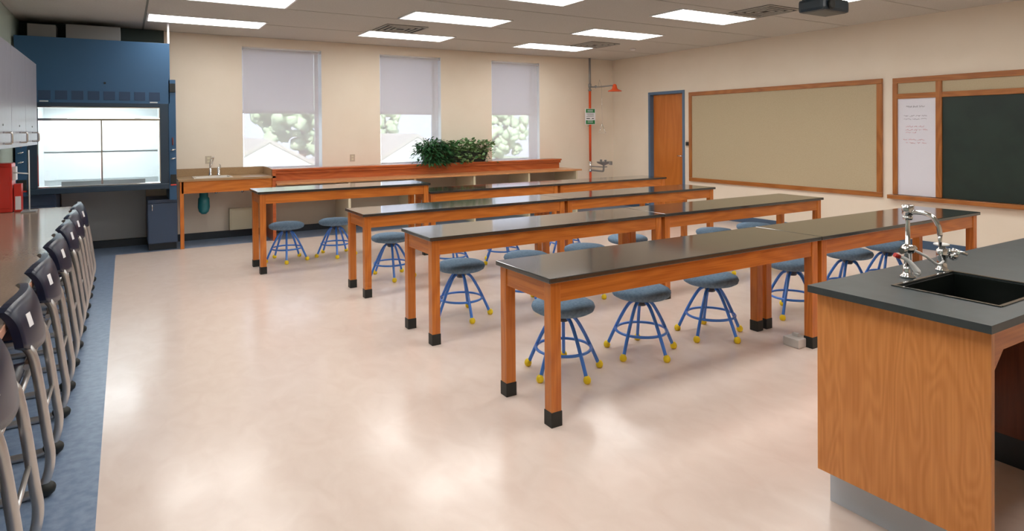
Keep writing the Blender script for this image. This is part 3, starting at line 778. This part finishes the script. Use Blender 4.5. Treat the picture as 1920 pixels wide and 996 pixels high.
# ------------------------------------------------------------------ emergency shower and eyewash
px, py = 7.786, 9.85
t = thing('emergency_shower', 'orange and steel emergency shower pipe with eyewash in the far right corner', 'safety shower', (px, py, 0))
B().tube([(0,0,0.03), (0,0,.69)], .024, smooth=0, n=14).out('lower_pipe', 'orange', t)
B().lathe([(.09, 0), (.09, .02), (.03, .035)], n=20).out('floor_flange', 'orange', t)
B().tube([(0,0,.69), (0,0,.90)], .027, smooth=0, n=14).lathe([(.035,.70),(.035,.73)], n=14).lathe([(.035,.86),(.035,.89)], n=14).out('tee_fitting', 'chrome', t)
B().tube([(0,0,.90), (0,0,2.27)], .024, smooth=0, n=14).out('riser_pipe', 'orange', t)
B().tube([(0,0,2.27), (0,0,2.912)], .022, smooth=0, n=14).lathe([(.034,2.27),(.034,2.30)], n=14).lathe([(.032,2.34),(.032,2.41)], n=14).out('upper_pipe', 'grey', t)
B().tube([(0,-.02,2.35), (0,-.30,2.335), (0,-.70,2.335), (0,-.74,2.31)], .014, smooth=4).ball((0,-.18,2.345), .028).out('shower_arm', 'grey', t)
B().lathe([(.018, 2.36), (.035, 2.34), (.045, 2.29), (.06, 2.262), (.125, 2.235), (.13, 2.222), (.001, 2.222)], (0,-.74,0), n=28, cap=False).out('shower_head', 'orange', t)
B().tube([(0,-.36,2.34), (0,-.30,2.47), (0,-.25,2.35)], .0035, n=6, smooth=0).tube([(0,-.36,2.33), (0,-.37,1.62)], .0025, n=6, smooth=0).tube([(0,-.37,1.62), (0,-.47,1.45), (0,-.27,1.45), (0,-.37,1.62)], .006, n=6, smooth=0).out('pull_handle', 'chrome', t)
B().tube([(0,-.02,.80), (0,-.30,.80), (0,-.50,.81)], .010, smooth=3).tube([(0,-.02,.725), (0,-.34,.72), (0,-.40,.74), (0,-.41,.86)], .018, smooth=4).out('eyewash_pipes', 'grey', t)
B().lathe([(.02, .83), (.05, .845), (.12, .875), (.135, .90), (.14, .905), (.13, .905), (.11, .885), (.001, .85)], (0,-.41,0), n=24, cap=False).out('eyewash_bowl', 'grey', t)
for dy in (-.33, -.46): B().lathe([(.014, .88), (.014, .915), (.024, .92), (.024, .94), (.001, .945)], (0,dy,0), n=12, cap=False).out('spray_nozzle', 'grey', t)
B().box(-.02, .02, -.64, -.58, .85, .92, .006).out('push_handle', 'grey', t)
k = thing('shower_sign', 'green and white safety sign on the orange shower pipe', 'sign', (px-.02, py-.03, 1.77)); 
B().box(-.105, .105, -.012, .0, -.155, .155, .004).out('sign_board', 'label', k)
B().box(-.09, .09, -.0145, -.0115, .075, .148).box(-.09, .09, -.0145, -.0115, -.145, -.07).out('green_band', 'green', k)
b = B()
for r in range(3): b.box(-.08+.02*(r%2), .07, -.014, -.0115, .05-.024*r, .057-.024*r)
b.box(-.08, -.01, -.014, -.0115, -.045, -.03).box(.03, .07, -.014, -.0115, -.045, -.03)
b.out('printed_lines', 'black', k)
b = B()
for z in (.118, .094, -.09, -.115): b.box(-.06, .05, -.0165, -.0145, z, z+.008)
b.out('white_lines', 'label', k)
for o_ in [k]: o_.rotation_euler = (0, 0, math.radians(-20))
tag(B().box(-.045, .0, -.012, 0, -.006, .006, .002).out('valve_lever', 'grey'), 'small grey lever on the shower pipe just below the sign', 'lever').location = (px-.024, py, 1.59)

# ------------------------------------------------------------------ island with sink at the right
t = thing('demonstration_island', 'oak demonstration island with black top and sink at right front', 'lab island', (3.6, 1.24, 0)); c = (3.6, 1.24, 0)
IX0, IX1, IY0, IY1, IT = 2.31, 5.4, .918, 1.547, .895
sx0, sx1, sy0, sy1 = 2.585, 3.035, 1.005, 1.352
b = B(); z0 = IT-.027
for a in ((IX0, sx0, IY0, IY1), (sx1, IX1, IY0, IY1), (sx0, sx1, IY0, sy0), (sx0, sx1, sy1, IY1)):
    b.box(a[0], a[1], a[2], a[3], z0, IT)
bmesh.ops.remove_doubles(b.bm, verts=b.bm.verts, dist=1e-5)
P(b, 'black_worktop', 'epoxym', t, c)
sk = B(); d = .115
sk.box(sx0, sx0+.012, sy0, sy1, IT-d, IT-.004).box(sx1-.012, sx1, sy0, sy1, IT-d, IT-.004).box(sx0, sx1, sy0, sy0+.012, IT-d, IT-.004).box(sx0, sx1, sy1-.012, sy1, IT-d, IT-.004).box(sx0, sx1, sy0, sy1, IT-d-.012, IT-d)
P(sk, 'sink_basin', mat('black_sink_resin', (24,28,26), .3), t, c)
lip = B(); 
lip.box(sx1-.002, sx1+.012, sy0-.01, sy1+.012, IT, IT+.004, .0015).box(sx0-.012, sx0+.002, sy0-.01, sy1+.012, IT, IT+.004, .0015).box(sx0, sx1, sy1-.002, sy1+.012, IT, IT+.004, .0015).box(sx0, sx1, sy0-.012, sy0+.002, IT, IT+.004, .0015)
P(lip, 'sink_rim', 'epoxy', t, c)
P(B().lathe([(.028, 0), (.028, .012), (.018, .014), (.018, .006)], (2.86, 1.24, IT-d), n=18), 'drain', 'chrome', t, c)
P(B().box(2.352, 2.377, IY0+.018, IY1-.014, .158, z0, .002), 'end_panel', 'panel', t, c)
P(B().box(2.44, 2.475, IY0+.09, IY1-.012, 0, .16), 'panel_base', 'graybase', t, c)
P(B().box(2.377, IX1-.05, IY0+.028, IY0+.05, .785, z0), 'front_apron', 'woodX', t, c)
P(B().prism([(2.377, .785), (2.47, .785), (2.377, .70)], 'Y', IY0+.03, IY0+.048), 'corner_brace', 'woodX', t, c)
P(B().box(2.377, IX1-.05, IY1-.036, IY1-.016, .162, z0), 'back_panel', 'panel', t, c)
P(B().box(3.345, IX1-.05, IY0+.05, IY1-.036, .14, z0-.001, .002), 'cabinet_box', 'innerwood', t, c)
P(B().box(3.37, IX1-.08, IY0+.08, IY1-.03, 0, .14), 'toe_kick', 'basedk', t, c)

# lab faucets on the island
FZ = IT+.0005
t = thing('gooseneck_faucet', 'chrome gooseneck lab faucet at the left rear of the island sink', 'faucet', (2.77, 1.40, FZ))
B().lathe([(.030, 0), (.030, .008), (.020, .014), (.017, .03), (.017, .05)], n=20).out('deck_flange', 'chrome', t)
B().lathe([(.014, .05), (.014, .10), (.024, .105), (.026, .125), (.018, .135), (.010, .14), (.008, .25), (.008, .262)], n=20).out('column', 'chrome', t)
B().lathe([(.012, .255), (.021, .262), (.023, .300), (.019, .302), (.014, .302)], n=20).lathe([(.017, .24), (.019, .256)], n=20).out('vacuum_breaker', 'chrome', t)
B().tube([(0, -.015, .272), (0, -.06, .274), (0, -.095, .262), (0, -.117, .225), (0, -.122, .19)], .0095, n=12, smooth=6).tube([(0, -.122, .195), (0, -.123, .145)], .0095, smooth=0, rads=[.0085, .005]).out('gooseneck_spout', 'chrome', t)
lv = B().tube([(-.045, .012, .09), (-.02, -.01, .075), (.004, -.035, .03), (-.004, -.035, .018)], .008, n=10, smooth=6, rads=[.007, .008, .013, .008]).out('lever', 'white', t)
B().tube([(-.062, .02, .098), (-.043, .011, .088)], .0095, smooth=0).out('red_index', 'red', lv)
B().lathe([(.008, 0), (.011, -.012), (.013, -.05)], (0, 0, .115), axis='X', n=12).lathe([(.008, 0), (.012, .03), (.014, .05)], (0, 0, .115), axis='X', n=12).out('side_valves', 'chrome', t)
t = thing('service_fitting', 'chrome service valve with white handle at the right rear of the island sink', 'valve', (3.02, 1.385, FZ))
B().lathe([(.026, 0), (.026, .008), (.019, .012), (.019, .055), (.022, .060), (.022, .092), (.014, .098), (.012, .11)], n=20).out('valve_body', 'chrome', t)
B().lathe([(.030, .112), (.030, .118), (.012, .122)], (-.005, -.0, 0), n=18).out('top_disc', 'white', t)
B().tube([(.01, -.01, .085), (.05, -.045, .08)], .013, smooth=0, rads=[.014, .009]).ball((.03, -.03, .065), .020).tube([(.02, -.055, .084), (.075, -.045, .078)], .006, smooth=0).tube([(.045, -.02, .092), (.055, -.075, .075)], .007, smooth=0).out('cross_handle', 'chrome', t)
tag(B().tube([(2.795, 1.395, FZ+.115), (2.85, 1.37, FZ+.085), (2.93, 1.362, FZ+.042), (3.003, 1.372, FZ+.045)], .0055, n=8, smooth=6).out('hose', 'white'), 'thin pale hose linking the gooseneck faucet and the service valve', 'hose')
